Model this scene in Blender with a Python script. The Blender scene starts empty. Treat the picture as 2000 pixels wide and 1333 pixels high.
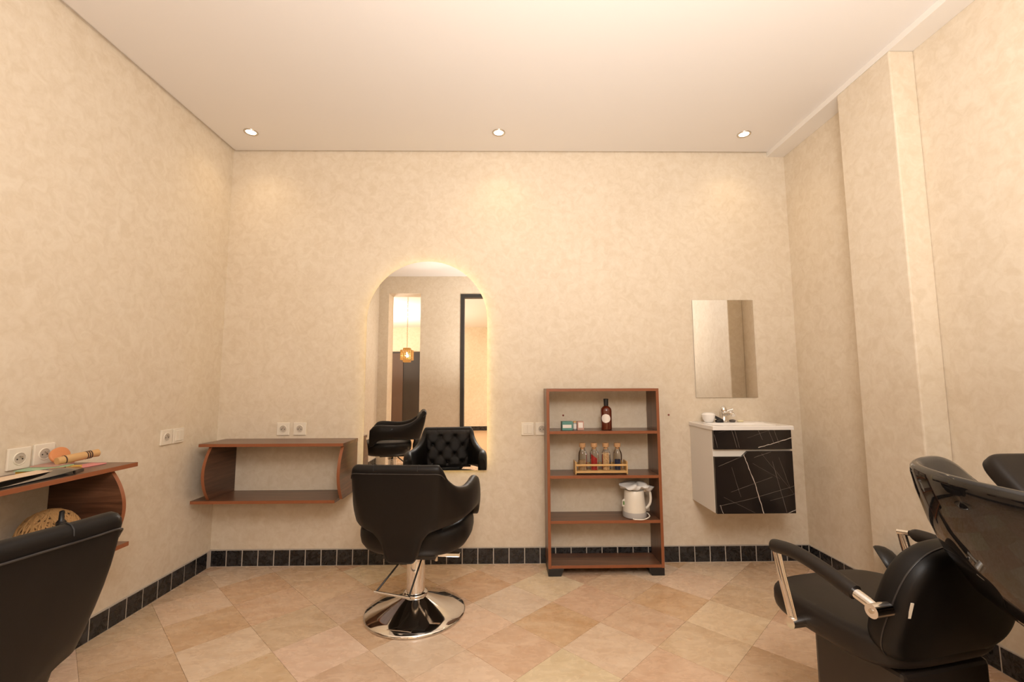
import bpy, math, random
from mathutils import Vector, Matrix
random.seed(7)
scene = bpy.context.scene
col = scene.collection
PI = math.pi

# ------------------------------------------------------------------ dimensions
XL, XR, YB, YR, H = -1.892, 1.972, 3.0, -0.70, 2.773
CAMZ = 1.145
PILX, PILY0, PILY1 = 1.850, 1.986, 2.326      # pillar on the right wall
SOFZ = 2.742

# ------------------------------------------------------------------ camera
cam_d = bpy.data.cameras.new('camera'); cam = bpy.data.objects.new('camera', cam_d); col.objects.link(cam)
def cam_axes(pitch, yaw, roll):
    F = Vector((math.sin(yaw), math.cos(yaw), 0)); R = Vector((math.cos(yaw), -math.sin(yaw), 0)); U = Vector((0, 0, 1))
    F2 = F*math.cos(pitch) + U*math.sin(pitch); U2 = U*math.cos(pitch) - F*math.sin(pitch)
    return R*math.cos(roll) + U2*math.sin(roll), U2*math.cos(roll) - R*math.sin(roll), F2
R_, U_, F_ = cam_axes(0.0973, 0.0140, -0.0042)
M = Matrix((R_, U_, -F_)).transposed().to_4x4()
M.translation = Vector((0, 0, CAMZ))
cam.matrix_world = M
cam_d.sensor_width = 36; cam_d.lens = 873.2*36/2000; cam_d.clip_start = 0.02
scene.camera = cam

# ------------------------------------------------------------------ world, view
w = bpy.data.worlds.new('world'); scene.world = w; w.use_nodes = True
w.node_tree.nodes['Background'].inputs[0].default_value = (1, 0.9, 0.8, 1)
w.node_tree.nodes['Background'].inputs[1].default_value = 0.3
vs = scene.view_settings
vs.view_transform = 'Standard'; vs.look = 'None'; vs.exposure = 0.06; vs.gamma = 1; vs.use_curve_mapping = False

# ------------------------------------------------------------------ large lights
def light(name, kind, loc, energy, color=(1, 0.85, 0.68), rot=(0, 0, 0), size=0.3, parent=None, **kw):
    d = bpy.data.lights.new(name, kind); d.energy = energy; d.color = color
    if kind == 'AREA':
        d.shape = 'DISK'; d.size = size
    else:
        d.shadow_soft_size = size
    for k, v in kw.items(): setattr(d, k, v)
    o = bpy.data.objects.new(name, d); col.objects.link(o); o.location = loc; o.rotation_euler = rot
    if parent: o.parent = parent
    return o
# photographer's flash bounced off the ceiling above and behind the camera
light('bounce_flash', 'AREA', (0.40, 0.35, 1.05), 58, (1, 0.965, 0.925), (math.radians(180), 0, 0), 0.8)
# added fill light behind the camera, lifts the floor and lower walls
light('rear_fill', 'AREA', (0.28, -0.42, 2.45), 37, (1, 0.965, 0.925), (math.radians(58), 0, 0), 0.9)
# unseen area lights added to brighten the hall behind the rear wall
light('hall_fill', 'AREA', (1.3, -3.4, 2.5), 95, (1, 0.9, 0.78), (0, 0, 0), 1.2)
light('hall_fill_up', 'AREA', (-2.9, -3.0, 1.2), 120, (1, 0.92, 0.8), (math.radians(180), 0, 0), 0.8)

# ------------------------------------------------------------------ materials
def new_mat(name):
    m = bpy.data.materials.new(name); m.use_nodes = True
    nt = m.node_tree; b = nt.nodes['Principled BSDF']
    return m, nt, b
def mat(name, c, rough=0.5, metal=0.0, **kw):
    m, nt, b = new_mat(name)
    b.inputs['Base Color'].default_value = (*c, 1); b.inputs['Roughness'].default_value = rough
    b.inputs['Metallic'].default_value = metal
    for k, v in kw.items(): b.inputs[k.replace('_', ' ')].default_value = v
    return m
def node(nt, t, **kw):
    n = nt.nodes.new(t)
    for k, v in kw.items(): setattr(n, k, v)
    return n
def noise(nt, vec, scale, detail=4, rough=0.55, dist=0.0):
    n = node(nt, 'ShaderNodeTexNoise'); n.inputs['Scale'].default_value = scale; n.inputs['Detail'].default_value = detail
    n.inputs['Roughness'].default_value = rough; n.inputs['Distortion'].default_value = dist
    nt.links.new(vec, n.inputs['Vector']); return n.outputs['Fac']
def ramp(nt, fac, stops):
    r = node(nt, 'ShaderNodeValToRGB'); e = r.color_ramp.elements
    while len(e) < len(stops): e.new(0.5)
    for i, (p, c) in enumerate(stops):
        e[i].position = p; e[i].color = (*c, 1) if len(c) == 3 else c
    nt.links.new(fac, r.inputs['Fac']); return r.outputs['Color']
def mixc(nt, fac, a, b, mode='MIX'):
    n = node(nt, 'ShaderNodeMix', data_type='RGBA', blend_type=mode)
    for s, v in ((0, fac), (6, a), (7, b)):
        if isinstance(v, (int, float)): n.inputs[s].default_value = v
        elif isinstance(v, tuple): n.inputs[s].default_value = (*v, 1)
        else: nt.links.new(v, n.inputs[s])
    return n.outputs[2]
def mapping(nt, scale=(1, 1, 1), coord='Object', rot=(0, 0, 0), rnd=False):
    t = node(nt, 'ShaderNodeTexCoord'); v = t.outputs[coord]
    if rnd:
        oi = node(nt, 'ShaderNodeObjectInfo'); mu = node(nt, 'ShaderNodeMath', operation='MULTIPLY'); mu.inputs[1].default_value = 60
        nt.links.new(oi.outputs['Random'], mu.inputs[0])
        ad = node(nt, 'ShaderNodeVectorMath', operation='ADD'); nt.links.new(v, ad.inputs[0]); nt.links.new(mu.outputs[0], ad.inputs[1]); v = ad.outputs[0]
    m = node(nt, 'ShaderNodeMapping'); m.inputs['Scale'].default_value = scale; m.inputs['Rotation'].default_value = rot
    nt.links.new(v, m.inputs['Vector']); return m.outputs['Vector']
def bump(nt, b, h, strength, dist=0.002):
    n = node(nt, 'ShaderNodeBump'); n.inputs['Strength'].default_value = strength; n.inputs['Distance'].default_value = dist
    nt.links.new(h, n.inputs['Height']); nt.links.new(n.outputs['Normal'], b.inputs['Normal'])

def plaster(name, a, bcol, cc):
    m, nt, b = new_mat(name)
    v = mapping(nt)
    n1 = noise(nt, v, 2.2, 3, 0.6, 0.4); n2 = noise(nt, v, 19, 5, 0.62, 0.9); n3 = noise(nt, v, 60, 3, 0.6, 0.6)
    c = ramp(nt, n2, [(0.36, a), (0.50, bcol), (0.66, cc)])
    c = mixc(nt, 0.30, c, ramp(nt, n1, [(0.3, a), (0.7, cc)]))
    c = mixc(nt, 0.16, c, ramp(nt, n3, [(0.35, a), (0.65, cc)]))
    nt.links.new(c, b.inputs['Base Color']); b.inputs['Roughness'].default_value = 0.55
    b.inputs['Specular IOR Level'].default_value = 0.35
    bump(nt, b, n2, 0.25, 0.004)
    return m
PLASTER = plaster('plaster', (0.660, 0.548, 0.408), (0.718, 0.612, 0.478), (0.770, 0.675, 0.545))
CEIL = mat('ceiling_paint', (0.82, 0.775, 0.735), 0.6)
SOFFIT = mat('soffit_paint', (0.82, 0.77, 0.71), 0.6)
HALLW = plaster('hall_plaster', (0.72, 0.6, 0.43), (0.78, 0.67, 0.5), (0.84, 0.74, 0.58))

def wood(name, dark, mid, light_, axis=0):
    m, nt, b = new_mat(name)
    sc = [22, 22, 22]; sc[axis] = 1.3
    v = mapping(nt, tuple(sc), rnd=True)
    n1 = noise(nt, v, 1.0, 5, 0.6, 1.2); n2 = noise(nt, v, 4.0, 3, 0.6, 0.3)
    c = ramp(nt, n1, [(0.30, dark), (0.5, mid), (0.72, light_)])
    c = mixc(nt, 0.25, c, ramp(nt, n2, [(0.3, dark), (0.7, light_)]))
    nt.links.new(c, b.inputs['Base Color']); b.inputs['Roughness'].default_value = 0.28
    return m
WOOD_X = wood('walnut_along', (0.045, 0.018, 0.009), (0.125, 0.052, 0.026), (0.23, 0.105, 0.055), 0)
WOOD_Y = wood('walnut_across', (0.030, 0.012, 0.006), (0.085, 0.034, 0.017), (0.19, 0.085, 0.045), 1)
WOOD_Z = wood('walnut_upright', (0.045, 0.018, 0.009), (0.12, 0.050, 0.025), (0.21, 0.095, 0.05), 2)
EDGE = mat('walnut_edge_band', (0.27, 0.088, 0.034), 0.4)

def leather(name, c, rough):
    m, nt, b = new_mat(name)
    b.inputs['Base Color'].default_value = (*c, 1); b.inputs['Roughness'].default_value = rough
    b.inputs['Specular IOR Level'].default_value = 0.30
    v = mapping(nt); n = noise(nt, v, 320, 2, 0.5); bump(nt, b, n, 0.12, 0.0008)
    return m
LEATHER = leather('black_leather', (0.0042, 0.0031, 0.0028), 0.46)
LEATHER_B = leather('brown_black_leather', (0.017, 0.0125, 0.0100), 0.46)
VELVET = leather('tufted_leather', (0.012, 0.011, 0.012), 0.5)
PIPING = mat('piping', (0.028, 0.024, 0.023), 0.4)
SEAM = mat('seam', (0.006, 0.005, 0.005), 0.6)
CHROME = mat('chrome', (0.82, 0.80, 0.78), 0.07, 1.0)
BRUSHED = mat('brushed_steel', (0.62, 0.57, 0.5), 0.25, 1.0)
BLACKM = mat('black_metal', (0.02, 0.018, 0.017), 0.35)
CERAM = mat('black_ceramic', (0.008, 0.007, 0.007), 0.04, 0.0, Coat_Weight=0.6)
BLACKP = mat('black_plastic', (0.012, 0.011, 0.011), 0.38)
PEDM = mat('pedestal_black', (0.022, 0.016, 0.013), 0.30)
MIRROR = mat('mirror_silver', (0.93, 0.93, 0.92), 0.0, 1.0)
MEDGE = mat('mirror_edge', (0.35, 0.33, 0.28), 0.3)
WHITEP = mat('white_plastic', (0.80, 0.72, 0.60), 0.35)
SOCKIN = mat('socket_recess', (0.50, 0.43, 0.35), 0.5)
WHITEC = mat('white_ceramic', (0.86, 0.82, 0.78), 0.15)
WHITEL = mat('white_laminate', (0.80, 0.75, 0.68), 0.4)
GROUT = mat('grout', (0.50, 0.44, 0.38), 0.9)
FGROUT = mat('floor_grout', (0.50, 0.33, 0.20), 0.8)
DARK = mat('dark_hole', (0.02, 0.015, 0.012), 0.8)
RED = mat('wall_plug_red', (0.25, 0.05, 0.03), 0.6)
CORK = mat('cork', (0.50, 0.28, 0.13), 0.85)
BAMBOO = mat('bamboo', (0.62, 0.38, 0.15), 0.45)
AMBER = mat('amber_glass', (0.10, 0.014, 0.004), 0.06, 0.0, Coat_Weight=0.5)
LABEL = mat('label_paper', (0.82, 0.76, 0.70), 0.7)
TEAL = mat('teal_card', (0.10, 0.26, 0.22), 0.5)
ROSE = mat('rose_card', (0.50, 0.28, 0.22), 0.5)
GREYP = mat('grey_plastic', (0.45, 0.42, 0.40), 0.35)
CREAM = mat('cream_plastic', (0.80, 0.74, 0.64), 0.3)
BAG = mat('plastic_bag', (0.86, 0.83, 0.80), 0.35, 0.0, Alpha=0.82)
WICK = mat('wicker', (0.42, 0.23, 0.085), 0.8)
WICKD = mat('wicker_core', (0.09, 0.045, 0.018), 0.9)
ORANGE = mat('orange_wood', (0.62, 0.24, 0.09), 0.5)
STRAW = mat('straw', (0.58, 0.35, 0.15), 0.8)
YELLOW = mat('yellow_card', (0.70, 0.42, 0.06), 0.6)
MINT = mat('mint_card', (0.32, 0.48, 0.30), 0.6)
PINK = mat('pink_card', (0.72, 0.28, 0.26), 0.6)
PALES = mat('pale_sheet', (0.74, 0.56, 0.40), 0.5)
BRASS = mat('pierced_brass', (0.62, 0.40, 0.16), 0.4, 0.6)
BLACKF = mat('black_frame_paint', (0.03, 0.026, 0.024), 0.45)
DOORM = mat('dark_door', (0.028, 0.018, 0.013), 0.5)
DOORB = mat('brown_door_leaf', (0.10, 0.055, 0.035), 0.5)
GREEN = mat('green_mark', (0.10, 0.22, 0.06), 0.6)
def emis(name, c, s):
    m, nt, b = new_mat(name)
    b.inputs['Base Color'].default_value = (*c, 1); b.inputs['Emission Color'].default_value = (*c, 1); b.inputs['Emission Strength'].default_value = s
    return m
LAMP = emis('lamp_lens', (1, 0.86, 0.62), 14)
LED = emis('led_strip', (1, 0.80, 0.36), 14.0)
BULB = emis('bulb', (1, 0.85, 0.55), 30)
def glass(name, c=(0.9, 0.88, 0.84), a=0.75):
    m = bpy.data.materials.new(name); m.use_nodes = True; nt = m.node_tree
    nt.nodes.remove(nt.nodes['Principled BSDF']); out = nt.nodes['Material Output']
    t = node(nt, 'ShaderNodeBsdfTransparent'); t.inputs[0].default_value = (*c, 1)
    g = node(nt, 'ShaderNodeBsdfGlossy'); g.inputs['Roughness'].default_value = 0.03
    f = node(nt, 'ShaderNodeFresnel'); f.inputs['IOR'].default_value = 1.5
    mx = node(nt, 'ShaderNodeMixShader'); nt.links.new(f.outputs[0], mx.inputs[0]); nt.links.new(t.outputs[0], mx.inputs[1]); nt.links.new(g.outputs[0], mx.inputs[2])
    nt.links.new(mx.outputs[0], out.inputs['Surface']); return m
GLASS = glass('clear_glass')
def powder(name, a, b_):
    m, nt, b = new_mat(name); v = mapping(nt)
    nt.links.new(ramp(nt, noise(nt, v, 160, 3), [(0.35, a), (0.65, b_)]), b.inputs['Base Color']); b.inputs['Roughness'].default_value = 0.8; return m
P_TAN = powder('tan_powder', (0.30, 0.19, 0.10), (0.45, 0.31, 0.18)); P_RED = powder('red_powder', (0.28, 0.006, 0.006), (0.42, 0.012, 0.012))
P_BEIGE = powder('beige_grains', (0.42, 0.24, 0.10), (0.68, 0.48, 0.28)); P_BLUE = powder('blue_powder', (0.006, 0.012, 0.045), (0.012, 0.025, 0.085))

def tile_black():
    m, nt, b = new_mat('black_glazed_tile')
    v = mapping(nt, rnd=True)
    n1 = noise(nt, v, 26, 5, 0.65, 1.5); n2 = noise(nt, v, 9, 4, 0.6, 2.5)
    c = ramp(nt, n1, [(0.45, (0.010, 0.009, 0.009)), (0.68, (0.035, 0.034, 0.036)), (0.80, (0.14, 0.13, 0.13))])
    c = mixc(nt, ramp(nt, n2, [(0.52, (0, 0, 0)), (0.72, (0.55, 0.55, 0.55))]), c, (0.055, 0.055, 0.060))
    nt.links.new(c, b.inputs['Base Color'])
    nt.links.new(ramp(nt, n1, [(0.3, (0.16,)*3), (0.8, (0.5,)*3)]), b.inputs['Roughness'])
    bump(nt, b, n2, 0.3, 0.002)
    return m
TILEB = tile_black()
def travertine():
    m, nt, b = new_mat('marble_floor_tile')
    v = mapping(nt, (1, 1.9, 1), rnd=True, rot=(0, 0, 0.5))
    oi = node(nt, 'ShaderNodeObjectInfo')
    n1 = noise(nt, v, 3.5, 6, 0.62, 1.6); n2 = noise(nt, v, 12, 6, 0.65, 0.8); n3 = noise(nt, mapping(nt, (1, 1.4, 1), rnd=True), 5.5, 4, 0.6, 2.5)
    c = mixc(nt, ramp(nt, n1, [(0.3, (0, 0, 0)), (0.72, (1, 1, 1))]), mixc(nt, 1.0, oi.outputs['Color'], (0.86, 0.79, 0.72), 'MULTIPLY'), mixc(nt, 0.35, oi.outputs['Color'], (0.80, 0.62, 0.44)))
    c = mixc(nt, 0.16, c, ramp(nt, n2, [(0.32, (0.42, 0.26, 0.15)), (0.68, (0.80, 0.62, 0.45))]))
    c = mixc(nt, ramp(nt, n3, [(0.66, (0, 0, 0)), (0.76, (0.5, 0.5, 0.5))]), c, (0.52, 0.21, 0.07))
    nt.links.new(c, b.inputs['Base Color'])
    nt.links.new(ramp(nt, n2, [(0.3, (0.20,)*3), (0.75, (0.36,)*3)]), b.inputs['Roughness'])
    return m
TRAV = travertine()

# ------------------------------------------------------------------ mesh helpers
class MB:
    def __init__(s): s.v = []; s.f = []; s.m = []
    def add(s, vs_, fs, M=None, mi=0):
        o = len(s.v)
        s.v += [tuple(M @ Vector(p)) if M is not None else tuple(p) for p in vs_]
        s.f += [tuple(i+o for i in f) for f in fs]; s.m += [mi]*len(fs); return s
    def box(s, x0, x1, y0, y1, z0, z1, M=None, mi=0):
        vs_ = [(x0,y0,z0),(x1,y0,z0),(x1,y1,z0),(x0,y1,z0),(x0,y0,z1),(x1,y0,z1),(x1,y1,z1),(x0,y1,z1)]
        return s.add(vs_, [(0,3,2,1),(4,5,6,7),(0,1,5,4),(1,2,6,5),(2,3,7,6),(3,0,4,7)], M, mi)
    def prism(s, poly, axis, a, b, M=None, mi=0):
        # poly: counter-clockwise list of 2-D points, extruded along axis from a to b
        def P(q, t):
            return {0: (t, q[0], q[1]), 1: (q[0], t, q[1]), 2: (q[0], q[1], t)}[axis]
        n = len(poly); vs_ = [P(q, a) for q in poly] + [P(q, b) for q in poly]
        fs = [tuple(range(n-1, -1, -1)), tuple(range(n, 2*n))] + [(i, (i+1) % n, n+(i+1) % n, n+i) for i in range(n)]
        if axis == 1: fs = [tuple(reversed(f)) for f in fs]
        return s.add(vs_, fs, M, mi)
    def loft(s, loops, cap0=True, cap1=True, M=None, mi=0, closed=True):
        n = len(loops[0]); vs_ = [p for l in loops for p in l]; fs = []
        for k in range(len(loops)-1):
            for i in range(n if closed else n-1):
                j = (i+1) % n; fs.append((k*n+i, k*n+j, (k+1)*n+j, (k+1)*n+i))
        if cap0: fs.append(tuple(range(n-1, -1, -1)))
        if cap1: fs.append(tuple(range((len(loops)-1)*n, len(loops)*n)))
        return s.add(vs_, fs, M, mi)
    def lathe(s, prof, n=32, c=(0, 0, 0), M=None, mi=0, cap0=True, cap1=True):
        loops = [[(c[0]+r*math.cos(2*PI*i/n), c[1]+r*math.sin(2*PI*i/n), c[2]+z) for i in range(n)] for r, z in prof]
        return s.loft(loops, cap0, cap1, M, mi)
    def tube(s, path, r, n=10, closed=False, M=None, mi=0, flat=1.0):
        P = [Vector(p) for p in path]; k = len(P); loops = []
        up = None
        for i in range(k):
            a = P[(i-1) % k] if (closed or i > 0) else P[i]; b = P[(i+1) % k] if (closed or i < k-1) else P[i]
            t = (b-a).normalized()
            if up is None:
                up = Vector((0, 0, 1)) if abs(t.z) < 0.9 else Vector((1, 0, 0))
            u = (up - t*up.dot(t)).normalized(); up = u; w_ = t.cross(u)
            rr = r[i] if isinstance(r, (list, tuple)) else r
            loops.append([tuple(P[i] + u*rr*math.cos(2*PI*j/n) + w_*rr*flat*math.sin(2*PI*j/n)) for j in range(n)])
        if closed:
            loops.append(loops[0]); return s.loft(loops, False, False, M, mi)
        return s.loft(loops, True, True, M, mi)
    def build(s, name, mats, parent=None, smooth=None, bevel=0.0, loc=None, seg=2):
        me = bpy.data.meshes.new(name); me.from_pydata(s.v, [], s.f)
        if not isinstance(mats, (list, tuple)): mats = [mats]
        for m in mats: me.materials.append(m)
        me.polygons.foreach_set('material_index', s.m)
        me.update()
        import bmesh
        bm = bmesh.new(); bm.from_mesh(me); bmesh.ops.recalc_face_normals(bm, faces=bm.faces); bm.to_mesh(me); bm.free()
        if smooth is not None:
            me.polygons.foreach_set('use_smooth', [True]*len(me.polygons)); me.set_sharp_from_angle(angle=math.radians(smooth))
        o = bpy.data.objects.new(name, me); col.objects.link(o)
        if parent: o.parent = parent
        if loc: o.location = loc
        if bevel:
            b = o.modifiers.new('bevel', 'BEVEL'); b.width = bevel; b.segments = seg; b.limit_method = 'ANGLE'; b.angle_limit = math.radians(40)
        return o
def tag(o, label, cat, group=None):
    o['label'] = label; o['category'] = cat
    if group: o['group'] = group
    return o
def struct(o): o['kind'] = 'structure'; return o
def thing(name, label, cat, loc=(0, 0, 0), rz=0.0, group=None):
    o = bpy.data.objects.new(name, None); col.objects.link(o); o.location = loc; o.rotation_euler = (0, 0, rz); o.empty_display_size = 0.1
    return tag(o, label, cat, group)
def sup(a, b, n, k=48):
    out = []
    for i in range(k):
        t = 2*PI*i/k; c, s_ = math.cos(t), math.sin(t)
        out.append((a*math.copysign(abs(c)**(2/n), c), b*math.copysign(abs(s_)**(2/n), s_)))
    return out
def cushion(mb, a, b, z0, z1, n=4.0, r=0.03, dome=0.012, k=56, c=(0, 0), M=None, r0=None):
    """pillow-like pad: rounded-rectangle plan a x b (half sizes), rounded edges, slight dome"""
    r0 = r if r0 is None else r0
    lv = []
    for i in range(5):
        t = PI/2*i/4; lv.append((z0 + r0*(1-math.sin(t)), r0*(1-math.cos(PI/2-t)) if False else r0*(1-math.cos(t))))
    lv = [(z0 + r0*(1-math.cos(PI/2*i/4)), r0*(1-math.sin(PI/2*i/4))) for i in range(5)]
    hi = [(z1 - r + r*math.sin(PI/2*i/4), r*(1-math.cos(PI/2*i/4))) for i in range(5)]
    loops = [[(c[0]+p[0], c[1]+p[1], z0) for p in sup((a-r0)*0.5, (b-r0)*0.5, n, k)]]
    for z, ins in lv + hi:
        loops.append([(c[0]+p[0], c[1]+p[1], z) for p in sup(a-ins, b-ins, n, k)])
    for q in (0.8, 0.5, 0.2):
        loops.append([(c[0]+p[0], c[1]+p[1], z1 + dome*(1-q*q)) for p in sup((a-r)*q, (b-r)*q, n, k)])
    mb.loft(loops, True, True, M)
    return mb
def catmull(pts, m):
    P = [Vector(p) if len(p) <= 4 else p for p in pts]; out = []; n = len(pts)
    D = len(pts[0])
    for i in range(n-1):
        p0 = pts[max(i-1, 0)]; p1 = pts[i]; p2 = pts[i+1]; p3 = pts[min(i+2, n-1)]
        for j in range(m):
            t = j/m
            out.append(tuple(0.5*((2*p1[d]) + (-p0[d]+p2[d])*t + (2*p0[d]-5*p1[d]+4*p2[d]-p3[d])*t*t + (-p0[d]+3*p1[d]-3*p2[d]+p3[d])*t**3) for d in range(D)))
    out.append(tuple(pts[-1])); return out

# ------------------------------------------------------------------ room shell
T = 0.15; WT = H + 0.12
struct(MB().box(XL-T, XR+T, YB, YB+T, 0, WT).build('wall_back', PLASTER))
struct(MB().box(XL-T, XL, YR-0.28, YB, 0, WT).build('wall_left', PLASTER))
struct(MB().box(XR, XR+T, YR-0.28, YB, 0, WT).build('wall_right', PLASTER))
struct(MB().box(PILX, XR, PILY0, PILY1, 0, SOFZ).build('wall_pillar', PLASTER, bevel=0.006))
# rear wall (seen in the mirrors) with a plain opening and a black-framed doorway
OX0, OX1, OZ = -1.747, -1.272, 2.515
DX0, DX1, DZ = -0.674, 0.36, 2.502
wr = MB()
wr.box(XL, OX0, YR-0.28, YR, 0, WT); wr.box(OX0, OX1, YR-0.28, YR, OZ, WT); wr.box(OX1, DX0, YR-0.28, YR, 0, WT)
wr.box(DX0, DX1, YR-0.28, YR, DZ, WT); wr.box(DX1, XR, YR-0.28, YR, 0, WT)
struct(wr.build('wall_rear', PLASTER))
G = 0.022
struct(MB().box(XL+G, PILX, YR+0.002, YB-0.016, H, H+0.014).build('ceiling', CEIL))
struct(MB().box(XL, XR, YR, YB, H+0.015, H+0.06).build('ceiling_slab', CEIL))
struct(MB().box(PILX, XR, YR+0.002, YB, SOFZ, H+0.0145).build('trim_1', SOFFIT, bevel=0.002))
# floor: grout bed and diagonal marble tiles
fl = struct(MB().box(XL-T, XR+T, YR-0.28, YB+T, -0.10, -0.0035).build('floor', FGROUT))
PITCH, U0, V0 = 0.2955, 0.45, -1.29
def clip(poly, ax, lim, keep_less):
    out = []
    for i in range(len(poly)):
        a, b = poly[i], poly[(i+1) % len(poly)]
        ia = (a[ax] <= lim) if keep_less else (a[ax] >= lim); ib = (b[ax] <= lim) if keep_less else (b[ax] >= lim)
        if ia: out.append(a)
        if ia != ib:
            t = (lim-a[ax])/(b[ax]-a[ax]); out.append((a[0]+t*(b[0]-a[0]), a[1]+t*(b[1]-a[1])))
    return out
PALE = (0.83, 0.66, 0.49); TAN = (0.72, 0.52, 0.35); ORG = (0.70, 0.45, 0.26); BRN = (0.62, 0.42, 0.27); RDD = (0.67, 0.41, 0.245)
special = {(0,-5): ORG, (0,-6): PALE, (1,-6): ORG, (0,-4): PALE, (4,-1): ORG, (4,-3): RDD, (5,-2): PALE, (4,-2): PALE, (4,0): PALE, (3,-1): TAN,
           (3,0): PALE, (5,2): BRN, (6,0): ORG, (7,0): PALE, (1,-5): TAN, (5,-1): TAN, (2,-4): TAN, (5,0): TAN, (5,1): TAN}
rc = random.Random(3)
s2 = math.sqrt(0.5)
for i in range(-16, 16):
    for j in range(-18, 14):
        uc, vc = U0 + (i+0.5)*PITCH, V0 + (j+0.5)*PITCH
        cx, cy = (uc+vc)*s2, (uc-vc)*s2
        hw = PITCH/2 - 0.0006
        poly = [((du+dv)*s2, (du-dv)*s2) for du, dv in ((-hw,-hw),(hw,-hw),(hw,hw),(-hw,hw))]
        poly = [(cx+x, cy+y) for x, y in poly]
        poly = poly[::-1]
        for ax, lim, kl in ((0, XL+0.001, False), (0, XR-0.001, True), (1, YR-0.27, False), (1, YB-0.001, True)):
            if poly: poly = clip(poly, ax, lim, kl)
        if len(poly) < 3: continue
        area = abs(sum(poly[k][0]*poly[(k+1) % len(poly)][1]-poly[(k+1) % len(poly)][0]*poly[k][1] for k in range(len(poly))))/2
        if area < 2e-4: continue
        o = MB().prism([(x-cx, y-cy) for x, y in poly], 2, -0.012, 0).build('floor_tile', TRAV, fl, loc=(cx, cy, 0))
        c = special.get((i, j)) or rc.choice([PALE, TAN, TAN, ORG, TAN, PALE, BRN])
        o.color = (*[min(1, q*rc.uniform(0.95, 1.05)) for q in c], 1)
# baseboards of square glazed tiles
BT = 0.103
def tile_mesh(wd=0.0950, ht=0.095, th=0.0060):
    return MB().box(-wd/2, wd/2, -th-0.001, -0.001, 0.003, 0.003+ht)
proto = tile_mesh().build('tile', TILEB, bevel=0.0015); tile_me = proto.data; bpy.data.objects.remove(proto)
def put_tiles(par, p0, p1, face, start=0.009):
    """tiles along p0->p1; face = rotation so local -y points into the room"""
    d = Vector((p1[0]-p0[0], p1[1]-p0[1], 0)); Ln = d.length; d.normalize(); t = start + 0.05
    rt = random.Random(int(p0[0]*100)+int(p0[1]*10))
    while t - 0.05 < Ln - 0.012:
        o = bpy.data.objects.new('tile', tile_me); col.objects.link(o); o.parent = par
        wdt = min(0.10, Ln - (t-0.05)); q = t - 0.05 + wdt/2
        o.location = (p0[0]+d.x*q, p0[1]+d.y*q, 0); o.scale = (wdt/0.10*0.985, 1, 1)
        o.rotation_euler = (0, rt.uniform(-0.006, 0.006), face + rt.uniform(-0.01, 0.01))
        t += 0.10
bb = struct(MB().box(XL, XR, YB-0.0085, YB, 0, BT).build('baseboard_back', GROUT)); put_tiles(bb, (XL+0.0, YB-0.003), (XR-0.012, YB-0.003), 0)
bl = struct(MB().box(XL, XL+0.0085, YR, YB-0.0075, 0, BT).build('baseboard_left', GROUT)); put_tiles(bl, (XL+0.003, YB-0.012), (XL+0.003, YR), PI/2, 0.03)
brb = MB().box(XR-0.0085, XR, PILY1+0.0085, YB-0.0075, 0, BT); brb.box(XR-0.0085, XR, YR, PILY0-0.0085, 0, BT)
brb.box(PILX-0.0085, PILX, PILY0-0.0085, PILY1+0.0085, 0, BT); brb.box(PILX, XR, PILY0-0.0085, PILY0, 0, BT); brb.box(PILX, XR, PILY1, PILY1+0.0085, 0, BT)
brr = struct(brb.build('baseboard_right', GROUT))
put_tiles(brr, (XR-0.003, YB-0.012), (XR-0.003, PILY1+0.012), -PI/2, 0.0); put_tiles(brr, (XR-0.003, PILY0-0.012), (XR-0.003, YR), -PI/2, 0.01)
put_tiles(brr, (PILX-0.003, PILY1), (PILX-0.003, PILY0), -PI/2, 0.0); put_tiles(brr, (PILX, PILY0-0.003), (XR-0.012, PILY0-0.003), 0, 0.0)
# hall behind the rear wall (seen only in the arched mirror)
HX0, HX1, HY, HZ = -4.2, 2.2, -5.5, 2.617
struct(MB().box(HX0, HX1, HY-0.1, HY, 0, 2.8).build('wall_hall_far', HALLW))
struct(MB().box(HX0-0.1, HX0, HY, YR-0.28, 0, 2.8).build('wall_hall_left', HALLW))
struct(MB().box(HX1, HX1+0.1, HY, YR-0.28, 0, 2.8).build('wall_hall_right', HALLW))
struct(MB().box(HX0, XL-T, YR-0.28, YR-0.13, 0, 2.8).build('wall_hall_near', HALLW))
struct(MB().box(HX0, HX1, HY, YR-0.285, HZ, HZ+0.1).build('ceiling_hall', mat('hall_ceiling', (0.86, 0.82, 0.76), 0.6)))
struct(MB().box(HX0, HX1, HY, YR-0.29, -0.10, 0).build('floor_hall', mat('hall_floor', (0.58, 0.37, 0.21), 0.35)))
struct(MB().box(-2.10, HX1, HY, HY+0.008, 0, BT).build('baseboard_hall', TILEB))
d2 = struct(MB().box(-3.05, -2.14, HY, HY+0.05, 0, 1.99).build('door_2', DOORM, bevel=0.003))
MB().box(-3.02, -2.60, HY+0.05, HY+0.075, 0.01, 1.95).build('door_leaf', DOORB, d2, bevel=0.003)
MB().box(-2.56, -2.18, HY+0.05, HY+0.06, 0.01, 1.95).build('door_leaf', DOORM, d2, bevel=0.003)
d1 = struct(MB().box(DX0, DX0+0.055, YR-0.10, YR+0.012, 0, DZ).build('door_1', BLACKF, bevel=0.002))
MB().box(DX1-0.055, DX1, YR-0.10, YR+0.012, 0, DZ).build('jamb', BLACKF, d1, bevel=0.002)
MB().box(DX0+0.055, DX1-0.055, YR-0.10, YR+0.012, DZ-0.055, DZ).build('head', BLACKF, d1, bevel=0.002)

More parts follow.
